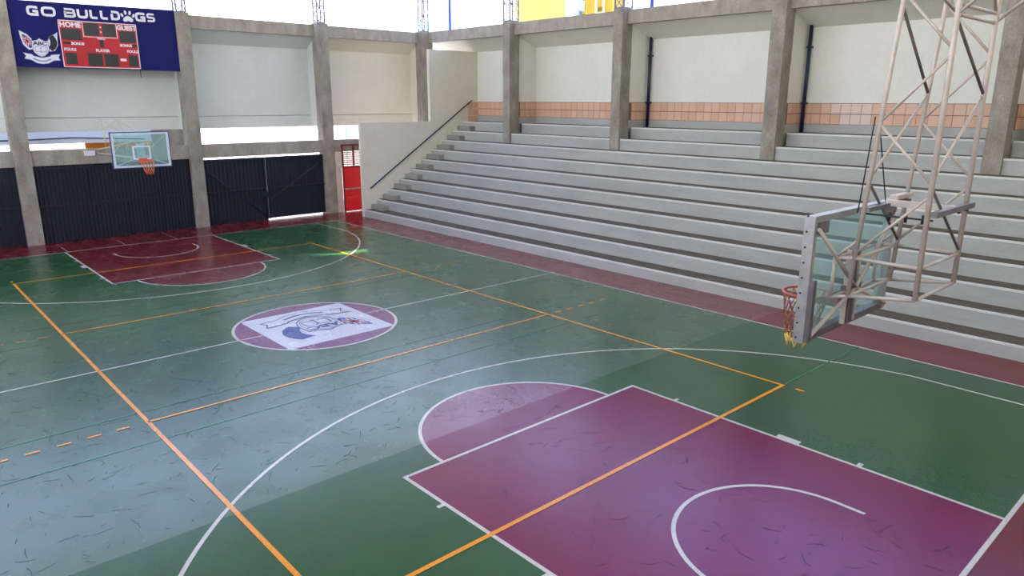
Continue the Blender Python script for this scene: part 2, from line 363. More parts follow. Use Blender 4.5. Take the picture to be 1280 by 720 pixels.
def emblem(parent, xf, lift, mats, scale=1.0, silhouette=True):
    """school crest: shield with book and ABC, flag wing, dark crescent wing, ribbon; xf(x, y, layer) -> 3D"""
    Wm, G, K, Rd, Nv = mats
    def F(k): return lambda x, y: xf(x*scale, y*scale, k*lift)
    shield = [(-.42, .42), (-.30, .40), (-.12, .47), (0, .56), (.12, .47), (.30, .40), (.42, .42), (.44, -.02), (.36, -.30), (.18, -.48), (0, -.56), (-.18, -.48), (-.36, -.30), (-.44, -.02)]
    left = [(-1.0, 1.0), (-.62, .78), (-.40, .52), (-.42, -.12), (-.62, -.16), (-.86, .12), (-.96, .52)]
    right = [(1.0, 1.0), (.96, .56), (.94, .18), (.74, -.16), (.44, -.22), (.40, .40), (.58, .72), (.80, .84)]
    rib = [(-.95, -.34), (-.5, -.42), (-.42, -.52), (0, -.62), (.42, -.52), (.5, -.42), (.98, -.36), (.88, -.56), (.96, -.74), (.62, -.76), (.3, -.95), (0, -1.0), (-.3, -.95), (-.58, -.76), (-.92, -.70), (-.82, -.52)]
    if silhouette:
        flatpoly('emblem_wing', [left], 0, Wm, parent, xf=F(1)); flatpoly('emblem_wing', [right], 0, Wm, parent, xf=F(1))
    fl = [(-.86, .78), (-.62, .66), (-.44, .44), (-.44, .0), (-.52, -.06), (-.74, .12), (-.86, .45)]
    flatpoly('emblem_flag', [fl], 0, Nv, parent, xf=F(2))
    stroke('emblem_flag_cross', [[(-.86, .62), (-.46, .14)], [(-.62, .66), (-.66, .06)], [(-.84, .34), (-.44, .40)]], .12, 0, Wm, parent, xf=F(2.5))
    stroke('emblem_flag_cross', [[(-.86, .62), (-.46, .14)], [(-.62, .66), (-.66, .06)], [(-.84, .34), (-.44, .40)]], .06, 0, Rd, parent, xf=F(3))
    cres = arc(.30, .36, .62, 44, -62, 14) + arc(.10, .38, .46, -50, 46, 12)
    flatpoly('emblem_crescent', [cres], 0, K, parent, xf=F(2))
    if silhouette: stroke('emblem_outline', [left+[left[0]], right+[right[0]]], .02, 0, G, parent, xf=F(2.2))
    flatpoly('emblem_shield', [shield], 0, Wm, parent, xf=F(4))
    stroke('emblem_outline', [shield], .03, 0, G, parent, xf=F(5), closed=True)
    stroke('emblem_outline', [[(x*.86, y*.86) for x, y in shield]], .015, 0, G, parent, xf=F(5), closed=True)
    flatpoly('emblem_ribbon', [rib], 0, Wm, parent, xf=F(6))
    stroke('emblem_outline', [rib], .025, 0, G, parent, xf=F(7), closed=True)
    stroke('emblem_ribbon_print', [[(-.46, -.68), (-.2, -.80), (0, -.83), (.2, -.80), (.46, -.68)]], .07, 0, G, parent, xf=F(7))
    stroke('emblem_book', [[(-.28, .06), (-.06, .06), (0, .0), (.06, .06), (.28, .06), (.28, -.24), (.06, -.24), (0, -.30), (-.06, -.24), (-.28, -.24), (-.28, .06)], [(0, 0), (0, -.30)]], .03, 0, G, parent, xf=F(5))
    t = text('emblem_letters', 'ABC', .30*scale, Matrix.Translation((0, .24*scale, 0)), K, parent, bold=.012*scale, sx=1.2)
    for v in t.data.vertices: v.co = Vector(xf(v.co.x, v.co.y, 5*lift))
# shoe scuffs on the worn paint
scuff_g = mat('scuff_dark_green', rgb(48, 66, 58), 0.8, var=.3, spec=.25)
scuff_p = mat('scuff_dark_plum', rgb(70, 22, 58), 0.8, var=.3, spec=.25)
def scuffs(n, x0, x1, y0, y1, z, m):
    P = []
    for _ in range(n):
        x, y, a = random.uniform(x0, x1), random.uniform(y0, y1), random.uniform(0, 2*PI)
        l, c = random.choice((.05, .08, .12, .22)), random.uniform(-2, 2); p = [(x, y)]
        for k in range(3):
            x += math.cos(a)*l/3; y += math.sin(a)*l/3; a += c*l; p.append((x, y))
        P.append(p)
    stroke('scuff_marks', P, .006, z, m, floor, kind='stuff')
scuffs(520, -3, 6.4, -7, -1.9, Z2, scuff_g); scuffs(260, 2, 6.4, -1.9, 5, Z2, scuff_g); scuffs(60, 6.6, 12.9, 2.6, 7, Z2, scuff_g); scuffs(40, 7, 9, -6, -2.7, Z2, scuff_g)
scuffs(240, 7.3, 12.9, -2.3, 2.3, Z3, scuff_p); scuffs(60, 5.8, 7.1, -1.0, 1.0, Z3, scuff_p)
# reading direction of the crest on the floor: towards -y, its top towards +x
emblem(floor, lambda x, y, k: (y-0.02, -x+0.05, Z3+k), 0.0012, (logo_white, logo_ink, logo_blue, logo_red, logo_blue), 1.08, silhouette=False)

# ------------------------------------------------------------------ outside
box('ground', (-70, 60, -60, 80, -0.3, -0.21), outground, **S(label='pale paved ground outside the hall', category='ground'))
box('outside_wall', (-27.0, -26.6, 0.2, 30, -0.2, 4.2), outwhite, **S(label='white yard wall seen through the slot below the wall panels', category='wall'))
box('outside_wall', (-20.2, -20.0, -14, -3.9, -0.2, 3.2), concrete, **S(label='grey concrete yard wall at the far left slot', category='wall'))
t = empty('yard_canopy', label='pale canopy with navy conduit outside the slot behind the far hoop', category='canopy')
box('roof_slab', (-19.5, -16.76, -9, 1.78, 3.74, 3.86), bframe, t)
box('fascia', (-16.76, -16.7, -9, 1.78, 3.39, 3.86), bframe, t)
for y in (-8.5, -4.2, 0.1, 1.4): tube('post', (-19.3, y, -.21), (-19.3, y, 3.74), 0.06, lattice_m, t)
for a, c in (((-9, 3.54), (-2.3, 3.56)), ((-2.3, 3.56), (-1.0, 3.60)), ((-1.0, 3.60), (1.5, 3.48))): tube('conduit', (-16.66, a[0], a[1]), (-16.66, c[0], c[1]), 0.022, pipe_m, t)
box('outside_panel', (-19.0, -18.85, -0.13, 2.6, -0.21, 3.70), outorange, label='orange panel seen through the slot beside the far hoop', category='panel')
box('outside_panel', (-16.9, -16.6, 1.79, 3.0, -.2, 3.84), concrete, label='raw concrete block filling the slot end beside the second column', category='block')
b = empty('yellow_building', label='yellow building rising behind the bleacher wall', category='building')
box('wall', (-37.4, -30.9, 40.4, 40.9, -.21, 19), yellow_l, b)
box('wall', (-30.9, -29.6, 40.2, 40.9, -.21, 19), outwhite, b)
box('wall', (-29.6, -25.1, 40.4, 40.9, -.21, 19), yellow_w, b)
for i in range(4): box('rib', (-28.6+i*.95, -28.5+i*.95, 40.3, 40.42, -.21, 19), yellow_l, b)
box('wall', (-29.85, -29.05, 40.0, 40.5, 10, 19), grey_eq, b)
box('equipment_box', (-29.0, -28.5, 39.3, 40.0, 12.2, 13.0), grey_eq, b)
for x in (-27.3, -26.5): tube('ladder_rail', (x, 40.1, 8), (x, 40.1, 19), 0.09, outground, b)
for i in range(10): tube('ladder_rung', (-27.3, 40.1, 8.6+i*1.1), (-26.5, 40.1, 8.6+i*1.1), 0.07, outground, b)
for i, (x, lab) in enumerate(((-16.24, 'blue pole rising outside near the hall corner'), (-3.55, 'blue pole rising outside behind the second bleacher column'))):
    tube('blue_pole', (x, 16.5, 0), (x, 16.5, 14), 0.07, bluepole, label=lab, category='pole', group='blue poles outside the bleacher wall')
for i, (y0, y1, lab) in enumerate(((15.2, 18.4, 'mint mesh fence outside, left of the corner lattice'), (19.0, 20.9, 'mint mesh fence outside, just left of the corner lattice'), (21.4, 24.2, 'mint mesh fence outside, between corner lattice and blue pole'))):
    t = empty('mesh_fence', label=lab, category='fence', group='mint mesh fences outside')
    segs = [((-25, y0+(y1-y0)*k/12, 8.4), (-25, y0+(y1-y0)*k/12, 9.9)) for k in range(13)] + [((-25, y0, 8.4+1.5*k/5), (-25, y1, 8.4+1.5*k/5)) for k in range(6)]
    tubes('wire_grid', segs, 0.02, mint, t, n=4, kind='stuff')
    for y in (y0, y1): tube('post', (-25, y, 0), (-25, y, 9.95), 0.04, mint, t)

# ------------------------------------------------------------------ roof on lattice columns
EZ = 13.45
def inner(px, py, x, y):  # point on the roof underside that shades floor point (px, py)
    k = EZ+0.9; return (px+SUN.x/SUN.z*k, py+SUN.y/SUN.z*k)
def roofz(x): return EZ + 1.9*(1-abs(x)/16) if abs(x) <= 16 else EZ
RH = [[(-7.26, 3.40), (-6.40, 4.35), (-6.42, 5.28), (-6.85, 5.42), (-6.85, 4.3)]]
def roof_pt(px, py):
    z = EZ
    for _ in range(12): z = roofz(px+SUN.x/SUN.z*z)
    return (px+SUN.x/SUN.z*z, py+SUN.y/SUN.z*z)
holes_l = [[roof_pt(*q) for q in h] for h in RH]
V, F = [], []
def addroof(poly, holes):
    loops = [[Vector((x, y, 0)) for x, y in poly]] + [[Vector((x, y, 0)) for x, y in h] for h in holes]
    flat = [p for l in loops for p in l]; k = len(V)
    V.extend([(p.x, p.y, roofz(p.x)) for p in flat])
    F.extend([tuple(i+k for i in t) for t in tessellate_polygon(loops)])
addroof(rect(-16, 0, -17, 15.6), holes_l)
addroof(rect(0, 16, -17, 15.6), [])
addroof(rect(16, 24, -17, 15.6), [])  # unseen strip added past the hall to keep sun off the near floor
roof = link('roof', mesh(V, F, 'roof'), roof_m, **S(label='pale sheet metal roof high above the court', category='roof'))
boxes('purlin', [(x-.06, x+.06, -16.8, 15.4, roofz(x)-.28, roofz(x)-.06) for x in range(-15, 16, 3)], lattice_m, roof)

def lattice(x, y, lab, z0=8.2, z1=EZ, w=0.17, v=0.17):
    t = empty('lattice_post', label=lab, category='steel post', group='lattice posts on the concrete columns')
    top = roofz(x)-0.02 if z1 == EZ else z1
    for a, b_ in ((-w, -v), (w, -v), (w, v), (-w, v)):
        tube('chord', (x+a, y+b_, z0), (x+a, y+b_, top), 0.03, lattice_m, t, n=6)
    C4 = [(-w, -v), (w, -v), (w, v), (-w, v)]
    segs = []; st = 0.34; n = int((top-z0)/st)
    for f in range(4):
        p, q = C4[f], C4[(f+1) % 4]
        for k in range(n):
            zz = z0+k*st; a, c = (p, q) if k % 2 == 0 else (q, p)
            segs.append(((x+a[0], y+a[1], zz), (x+c[0], y+c[1], zz+st)))
            if k % 2 == 0: segs.append(((x+p[0], y+p[1], zz), (x+q[0], y+q[1], zz)))
    tubes('lacing', segs, 0.017, lattice_m, t, n=4, kind='stuff')
    box('base_plate', (x-w-.03, x+w+.03, y-v-.02, y+v+.02, z0-.03, z0), blue_cap, t)

# ------------------------------------------------------------------ columns
def column(x0, x1, y0, y1, z0, z1, lab):
    bs = []; cuts = [z0] + [c for c in (1.3, 2.75, 4.2, 6.05) if c > z0+.5] + [z1]
    for i in range(len(cuts)-1):
        e = 0.0 if i % 2 == 0 else 0.006
        bs.append((x0+e, x1-e, y0+e, y1-e, cuts[i]+(.012 if i else 0), cuts[i+1]))
    bs.append((x0+.012, x1-.012, y0+.012, y1-.012, z0+.01, z1-.01))
    return boxes('column', bs, concrete, **S(label=lab, category='column'))
XL = -15.0
for (y0, y1, z1, lab) in ((-8.9, -8.4, 8.15, 'raw concrete column outside the frame beyond the first'), (-3.17, -2.66, 8.15, 'leftmost raw concrete column, left of the scoreboard banner'), (2.62, 3.12, 8.17, 'raw concrete column at the right end of the scoreboard banner'),
                          (8.40, 8.92, 8.17, 'raw concrete column between the navy gate and red door')):
    column(XL-.5, XL, y0, y1, 0, z1, lab)
    lattice(XL-.25, (y0+y1)/2+.0, 'steel lattice post standing on the ' + lab.replace('raw ', '') if 'outside' not in lab else 'steel lattice post beyond the frame at left', z1+.04)
column(XL-.55, XL-.03, 13.85, 14.50, 0, 8.16, 'raw concrete column in the hall corner behind the stair wall')
lattice(XL-.28, 14.15, 'steel lattice post on the corner column', 8.2)
YC = 14.0
COLX = [(-9.37, -8.93), (-3.32, -2.89), (2.86, 3.33), (9.0, 9.44), (15.1, 15.55)]
for (x0, x1), w_ in zip(COLX, ('first concrete column on the bleachers from the stair wall', 'second concrete column on the bleachers from the stair wall', 'third concrete column on the bleachers, left of the near hoop truss', 'fourth concrete column on the bleachers, right behind the near hoop truss', 'fifth concrete column on the bleachers, beyond the frame')):
    column(x0, x1, YC, YC+.55, 3.19, 8.19, w_)
    lattice((x0+x1)/2, YC+.28, 'steel lattice post on top of the ' + w_.replace('concrete column on the bleachers', 'bleacher column').replace('left of the near hoop truss', 'left of the near hoop').replace('right behind the near hoop truss', 'behind the near hoop'), 8.23, w=.19, v=.25)

# ------------------------------------------------------------------ left wall (x = -15)
wall_left = empty('wall_left', **S(label='end wall of pale panels hung between concrete columns above navy gates', category='wall'))
BAYS = [(-8.4, -3.17, 0), (-2.66, 2.62, 1), (3.12, 8.40, 2), (8.92, 13.85, 3)]
XB, XS = -16.25, XL-.42
for y0, y1, i in BAYS:
    box('beam', (XL-.5, XL-.30, y0, y1, 7.64, 8.12), beam_con, wall_left)
    box('lower_beam', (XL-.45, XL-.12, y0, y1, 2.73, 3.26), beam_con, wall_left)
    prism('hood', [(XL-.5, 7.66), (XB, 7.16), (XB-.06, 7.2), (XL-.5, 7.74)], 1, y0-.3, y1+.3, cream if i == 3 else bluish, wall_left)
    mm = cream if i == 3 else bluish
    box('panel', (XB-.12, XB, y0-.26, y1+.26, 4.345, 7.18), mm, wall_left)
    box('lower_panel', (XB-.12, XB, y0-.26, y1+.26, 3.84, 4.325), mm, wall_left)
    for yy in (y0-.24, y1+.12):
        box('fin', (XB, XL-.5, yy, yy+.12, 3.84, 7.68), mm, wall_left)
    box('backing', (XB-.16, XB-.12, y0-.26, y1+.26, 3.9, 7.2), mm, wall_left)
box('short_fin', (XL-.12, XL-.04, 8.90, 9.245, 0, 2.73), pinkwall, wall_left)

# navy gates
def sheet(name, y0, y1, z0, z1, x, parent, m=None, pitch=.2, d=.03):
    n = max(2, int(round((y1-y0)/pitch))); V, F = [], []; p = (y1-y0)/n
    prof = []
    for k in range(n):
        a = y0+k*p; prof += [(a, 0), (a+.5*p, 0), (a+.6*p, d), (a+.9*p, d)]
    prof.append((y1, 0))
    for (yy, dx) in prof: V += [(x+dx, yy, z0), (x+dx, yy, z1)]
    for k in range(len(prof)-1): F.append((2*k, 2*k+2, 2*k+3, 2*k+1))
    o = link(name, mesh(V, F, name), m or navy, parent)
    return o
g = empty('sheet_gate', label='navy corrugated sheet wall of four panels under the far hoop', category='gate')
ys = [-2.8, -1.05, 0.30, 1.56, 2.8]
for a, c in zip(ys[:-1], ys[1:]): sheet('panel', a, c, 0.0, 2.75, XL-.22, g, pitch=.13)
for y in ys[1:-1]: box('frame_post', (XL-.21, XL-.16, y-.04, y+.04, 0.02, 2.72), navy_d, g)
box('rail', (XL-.20, XL-.165, -2.64, 2.60, 1.28, 1.36), navy_d, g); box('rail', (XL-.20, XL-.165, -2.64, 2.60, 2.58, 2.66), navy_d, g)
g = empty('sheet_gate', label='navy corrugated sheet wall left of the leftmost column', category='gate')
for a, c in ((-8.6, -7.1), (-7.1, -5.8), (-5.8, -4.5), (-4.5, -3.0)): sheet('panel', a, c, 0.0, 2.75, XL-.22, g, pitch=.13)
box('rail', (XL-.20, XL-.165, -8.38, -3.2, 1.28, 1.36), navy_d, g)
for (y0, y1, lab, dg) in ((3.0, 5.69, 'left leaf of the navy gate right of the banner column', 1), (5.72, 8.60, 'right leaf of the navy gate, beside the red door column', -1)):
    g = empty('gate_leaf', label=lab, category='gate', group='leaves of the navy gate')
    sheet('sheet', y0, y1, 0.0 if dg > 0 else 0.05, 2.655, XL-.24, g, pitch=.17)
    for y in (y0, y1-.06): box('frame_post', (XL-.21, XL-.16, y, y+.06, 0.04, 2.64), navy_d, g)
    for z in (1.30, 2.54): box('rail', (XL-.205, XL-.165, y0+.06, y1-.06, z, z+.06), navy_d, g)
    za, zb = (2.3, 0.2) if dg > 0 else (0.9, 2.45)
    tube('brace', (XL-.15, y0+.15, za), (XL-.15, y1-.15, zb), .02, pipe_m, g)
    if dg > 0: box('lock_box', (XL-.155, XL-.10, 5.50, 5.72, .95, 1.2), navy_d, g)
# red door next to the stair wall
d1 = empty('door_1', **S(label='red metal door between the column and the stair wall', category='door'))
box('leaf', (XL+.00, XL+.05, 9.30, 10.6, 0.02, 1.02), red_door, d1); box('leaf', (XL+.00, XL+.05, 9.30, 10.6, 1.07, 2.0), red_door, d1)
box('push_bar', (XL+.03, XL+.08, 9.32, 10.6, 1.02, 1.07), alu, d1)
for y in (9.24, 9.80): box('frame_post', (XL-.02, XL+.06, y, y+.06, 0 if y < 9.5 else 2.05, 3.05), red_dark, d1)
box('frame_rail', (XL-.02, XL+.06, 9.24, 10.6, 2.0, 2.08), red_dark, d1); box('frame_rail', (XL-.02, XL+.06, 9.24, 10.6, 2.98, 3.05), red_dark, d1)
boxes('louvre', [(XL-.35, XL-.30+.02*0, 9.26, 12.6, 2.08+k*.09, 2.155+k*.09) for k in range(8)], pinkwall, d1)
box('wall_box', (XL+.02, XL+.10, 8.95, 9.18, 2.1, 2.32), stairpaint, label='small cream box on the column strip left of the red door', category='box')

# ------------------------------------------------------------------ stair wall (x = -13.1)
XW = -13.1
pts = [(9.15, 0), (15.82, 0), (15.82, 7.22), (12.86, 7.22), (12.86, 4.05), (9.15, 4.05)]
wall_side = prism('wall_side', pts, 0, XW-.18, XW, stairpaint, **S(label='cream stepped stair wall with navy handrail closing the bleachers', category='wall'))
h = empty('handrail', label='navy handrail sloping up the stepped stair wall', category='handrail')
tube('rail', (XW+.07, 9.48, 1.24), (XW+.07, 15.25, 4.98), .028, pipe_m, h, n=10)
for f in (0.02, 0.34, 0.67, 0.97):
    y, z = 9.48+5.77*f, 1.24+3.74*f
    tube('bracket', (XW, y, z-.06), (XW+.07, y, z), .012, pipe_m, h)

# ------------------------------------------------------------------ bleachers
bl = empty('bleachers', label='ten tiers of grey painted concrete seating along the back wall', category='bleachers')
R, D0 = .411, .611
XR = 17.0
def tier(i):
    y0 = 9.20+(i-1)*D0 if i > 1 else 9.16
    zt = .32+(i-1)*R; zb = -0.0 if i == 1 else zt-R
    y1 = 9.20+i*D0 + .02
    spans = [(XW, XR)] if i <= 8 else [(a, b_) for a, b_ in zip([XW]+[c[1] for c in COLX], [c[0] for c in COLX]+[XR])]
    if i == 9: y0 = 14.10
    if i == 10: y0 = 14.72; y1 = 15.7
    if i == 8: y1 = 14.12
    if i == 9: y1 = 14.74
    for a, b_ in spans:
        o = box('tier', (a, b_, y0, y1, zb-(.0 if i == 1 else .03), zt-.004), tierpaint, bl)
        box('tread', (a+.005, b_-.005, y0+.025, y1-.02, zt-.004, zt), tread_m if i <= 8 else tread_up, o)
        box('nosing', (a, b_, y0-.012, y0+.025, zt-.05, zt+.003), nosing_m, o, bevel=.004)
for i in range(1, 11): tier(i)
for i in range(1, 10):
    y0 = 9.20+(i-1)*D0+.31; zt = .32+(i-1)*R
    o = box('small_step', (XW, XW+.95, y0, 9.20+i*D0+.03, zt, zt+.205), step_m, bl, bevel=.006)

# ------------------------------------------------------------------ back wall (y = 15.7) with tiles
YB = 15.7
wall_back = empty('wall_back', **S(label='back wall of cream panels behind the bleachers with a salmon tile band', category='wall'))
edges = [XW] + [-9.08, -2.92, 3.26, 9.42, 15.5]
tb = [mesh(*boxdata((-.153, .153, -.012, 0, -.15, .15)), 'tile') for _ in range(3)]
for me, m_ in zip(tb, (tile_a, tile_b, tile_c)): me.materials.append(m_)
te = [mesh(*boxdata((0, .012, -.153, .153, -.15, .15)), 'tile') for _ in range(3)]
for me, m_ in zip(te, (tile_a, tile_b, tile_c)): me.materials.append(m_)
box('core', (XL-.6, XR, YB+.02, YB+.2, -.2, 7.26), cream, wall_back)
for k in range(5):
    a = edges[k]+(.0 if k == 0 else .0); b_ = edges[k+1]-.18
    box('panel', (a, b_, YB-.02, YB+.02, 4.93, 7.22), bluewall, wall_back)
    box('grout_bed', (a, b_, YB-.004, YB+.02, 4.28, 4.93), grout, wall_back)
    box('skirting', (a, b_, YB-.05, YB+.02, 4.0, 4.28), tierpaint, wall_back)
    n = int(round((b_-a)/.319)); p = (b_-a)/n
    for r_ in range(2):
        for q in range(n):
            xx = a+(q+.5)*p
            w_ = 2 if (k == 3 and (q in (4, 5, 6) if r_ == 0 else q in (3, 4, 5))) or (k == 3 and r_ == 1 and q == 6) else (0 if random.random() < .6 else 1)
            o = link('tile', tb[w_], None, wall_back); o.location = (xx, YB-.004, 4.442+r_*.322); o.scale = ((p-.012)/.306, 1, 1)
    # fin wall at the right end of the bay (its visible face looks along +x)
    xf_ = edges[k+1]
    box('fin', (xf_-.18, xf_, YC+.55, YB+.02, 4.0 if k < 5 else 4, 7.66), bluewall, wall_back)
    box('fin_skirting', (xf_, xf_+.02, YC+.55, YB-.05, 4.0, 4.28), tierpaint, wall_back)
    box('fin_grout', (xf_, xf_+.006, YC+.55, YB-.01, 4.28, 4.93), grout, wall_back)
    for r_ in range(2):
        for q in range(3):
            o = link('tile', te[0 if random.random() < .6 else 1], None, wall_back); o.location = (xf_+.006, YB-.18-q*.322, 4.442+r_*.322)
for r_ in range(3):  # tiles turning the corner onto the stair wall
    for q in range(2):
        o = link('tile', te[(q+r_) % 2], None, wall_back); o.location = (XW+.004, YB-.17-q*.316, 4.76-r_*.322+.004)
# sloping hoods between beam and wall, with lit end cheeks
hs = [XL-.03] + [c[1] for c in COLX]; he = [c[0] for c in COLX] + [XR]
for k in range(5):
    a, b_ = (XW-1.9 if k == 0 else COLX[k-1][1]), COLX[k][0]
    a2 = a if k == 0 else edges[k]-.1
    box('beam', (a, b_, YC+.26, YC+.5, 7.67, 8.15), beam_con, wall_back)
    prism('hood', [(YC+.5, 7.70), (YB+.02, 7.2), (YB+.1, 7.26), (YC+.5, 7.78)], 0, a2, b_, bluewall, wall_back)
# navy downpipes in the bay corners
for x, lab in ((-2.80, 'navy downpipe in the bay corner right of the second bleacher column'), (3.37, 'navy downpipe in the bay corner right of the third bleacher column'), (9.60, 'navy downpipe in the bay corner right of the fourth bleacher column')):
    t = empty('downpipe', label=lab, category='pipe', group='downpipes on the back wall')
    tube('pipe', (x, YB-.13, 4.02), (x, YB-.13, 7.32), .055, pipe_m, t, n=12)
    for z in (4.9, 6.6): box('clamp', (x-.075, x+.075, YB-.20, YB-.02, z, z+.05), pipe_m, t)

# hidden sides that only give light and reflections
box('wall_front', (18.0, 18.2, -12, 15.9, -.2, 10.8), cream, **S(label='plain cream end wall behind the camera', category='wall'))
box('wall_right', (-15.6, 18.2, -12.3, -12.0, -.2, 3.4), cream, **S(label='low cream side wall beside the camera', category='wall'))

# ------------------------------------------------------------------ scoreboard banner
sb = empty('scoreboard_banner', label='navy team banner with red scoreboard between the first two columns', category='scoreboard')
XP = XL-.08
prism('banner', [(-2.66, 6.04), (2.62, 6.04), (2.62, 8.22), (-2.68, 8.16)], 0, XP-.12, XP, banner_m, sb)
def BX(k=0.0): return lambda y, z: (XP+.004+k, y, z)
T = lambda y, z, k=0.006: Matrix(((0, 0, 1, XP+k), (1, 0, 0, y), (0, 1, 0, z), (0, 0, 0, 1)))
# letters of wide squared strokes
def corner(p): return p
GL = {
 'G': [[(1, .82), (.9, 1), (.25, 1), (.06, .9), (0, .68), (0, .32), (.06, .1), (.25, 0), (.96, 0), (.96, .46), (.5, .46)]],
 'O': [[(.22, 0), (.06, .1), (0, .32), (0, .68), (.06, .9), (.22, 1), (.78, 1), (.94, .9), (1, .68), (1, .32), (.94, .1), (.78, 0), (.22, 0)]],
 'B': [[(.0, .5), (.72, .5), (.95, .62), (.95, .88), (.78, 1), (.0, 1)], [(.74, .5), (1, .38), (1, .12), (.8, 0), (.06, 0), (.06, .72)]],
 'U': [[(0, 1.08), (0, .3), (.08, .08), (.25, 0), (.75, 0), (.92, .08), (1, .3), (1, 1.08)]],
 'L': [[(0, 1.08), (0, .25), (.08, .06), (.22, 0), (.95, 0)]],
 'D': [[(.05, .72), (.05, 0), (.7, 0), (.92, .12), (1, .4), (1, .62), (.9, .9), (.7, 1), (0, 1)]],
 'S': [[(1, 1), (.2, 1), (.05, .9), (.05, .62), (.2, .5), (.8, .5), (.97, .4), (.97, .1), (.8, 0), (0, 0)]],
}
def letter(ch, ya, yb, zc):
    w = .066 if ch in 'BS' else .08; a, b_ = ya+w/2, yb-w/2; h = .235
    stroke('letter', [[(a+px*(b_-a), zc-h/2+pz_*h) for px, pz_ in path] for path in GL[ch]], w, 0, letter_m, sb, xf=BX(.004))
for ch, ya, yb in (('G', -2.12, -1.77), ('O', -1.70, -1.27), ('B', -1.04, -.67), ('U', -.63, -.29), ('L', -.24, .05), ('L', .09, .38), ('D', .42, .74), ('G', 1.24, 1.59), ('S', 1.62, 1.92)):
    letter(ch, ya, yb, 7.855+(ya+2)*.012)
# paw print standing for the letter O
def ell(cx, cy, rx, ry, rot=0, n=16): return [(cx+rx*math.cos(2*PI*i/n)*math.cos(rot)-ry*math.sin(2*PI*i/n)*math.sin(rot), cy+rx*math.cos(2*PI*i/n)*math.sin(rot)+ry*math.sin(2*PI*i/n)*math.cos(rot)) for i in range(n)]
py, pz = .995, 7.86
flatpoly('paw_print', [[(py-.16, pz-.14), (py-.10, pz-.16), (py, pz-.13), (py+.10, pz-.16), (py+.16, pz-.14), (py+.17, pz-.07), (py+.09, pz+.01), (py, pz+.05), (py-.09, pz+.01), (py-.17, pz-.07)],
                       ell(py-.19, pz+.06, .04, .07, .5), ell(py-.075, pz+.15, .042, .075, .15), ell(py+.075, pz+.15, .042, .075, -.15), ell(py+.19, pz+.06, .04, .07, -.5)], 0, letter_m, sb, xf=BX(.004))
# the red scoreboard
y0, y1, z0, z1 = -1.26, 1.215, 6.07, 7.62
bd = boxes('scoreboard_panel', [(XP, XP+.05, y0, y1, z0, z1)], sb_red, sb)
X5 = XP+.05
boxes('white_border', [(X5, X5+.006, y0, y1, z0, z0+.025), (X5, X5+.006, y0, y1, z1-.025, z1), (X5, X5+.006, y0, y0+.025, z0, z1), (X5, X5+.006, y1-.025, y1, z0, z1),
                       (X5, X5+.006, -.535, -.515, 7.10, z1), (X5, X5+.006, .54, .56, 7.10, z1), (X5, X5+.006, -.535, .56, 7.10, 7.12)], sb_white, bd)
for w_ in ((-1.20, -.60, 6.98, 7.35), (.62, 1.15, 6.98, 7.36), (-.49, -.02, 7.15, 7.57), (.09, .52, 7.15, 7.57), (-.045, .085, 6.77, 7.02),
           (-1.16, -.82, 6.17, 6.55), (.84, 1.15, 6.15, 6.54), (-.48, -.02, 6.14, 6.56), (.05, .50, 6.13, 6.56), (-1.18, -.96, 6.83, 6.91), (1.0, 1.18, 6.84, 6.92)):
    box('digit_window', (X5-.01, X5+.003, w_[0], w_[1], w_[2], w_[3]), sb_black, bd)
for z in (7.29, 7.45): flatpoly('colon_dot', [ell(.035, z, .028, .028)], 0, sb_white, bd, xf=lambda y, z: (X5+.006, y, z))
for s, y, z, sz, bo in (('HOME', -.90, 7.47, .23, .010), ('GUEST', .885, 7.47, .215, .010), ('BONUS', -.74, 6.86, .12, .006), ('BONUS', .80, 6.87, .12, .006), ('FOULS', -1.0, 6.66, .125, .006), ('FOULS', 1.0, 6.67, .125, .006), ('PLAYER', .02, 6.66, .13, .006), ('PERIOD', .02, 7.06, .075, .003)):
    text('label_letters', s, sz, T(y, z, .058), sb_white, bd, bold=bo, sx=1.0)
box('maker_plate', (X5, X5+.004, .56, .76, 6.33, 6.42), sb_white, bd)
emblem(sb, lambda x, y, k: (XP+.004+k, -1.87+x, 6.68+y*.95), 0.0015, (emb_w, emb_g, emb_k, emb_r, emb_n), .56)
tube('cable', (XP, 1.20, 6.05), (XP, 1.20, 5.78), .012, black, sb, n=5)

# ------------------------------------------------------------------ hoops
def net(name, c, R, zt, length, m, tipm, parent, rb=.10, lean=(0, 0), n=12, rows=5, r=.006):
    P = []
    for k in range(rows+1):
        f = k/rows; rad = R*(1-f)**.7 + rb*(1-(1-f)**.7); row = []
        for i in range(n):
            t = 2*PI*(i+.5*(k % 2))/n
            row.append((c[0]+rad*math.cos(t)+lean[0]*f, c[1]+rad*math.sin(t)+lean[1]*f, zt-length*f*(1+.04*math.sin(3*i))))
        P.append(row)
    s1, s2 = [], []
    for k in range(rows):
        for i in range(n):
            j2 = (i-1) % n if k % 2 == 0 else (i+1) % n
            tgt = s2 if k == rows-1 else s1
            tgt.append((P[k][i], P[k+1][i])); tgt.append((P[k][i], P[k+1][j2]))
    nn = tubes('net', s1, r, m, parent, n=5)
    tubes('net_tip', s2, r*1.3, tipm, nn, n=5)
    return nn
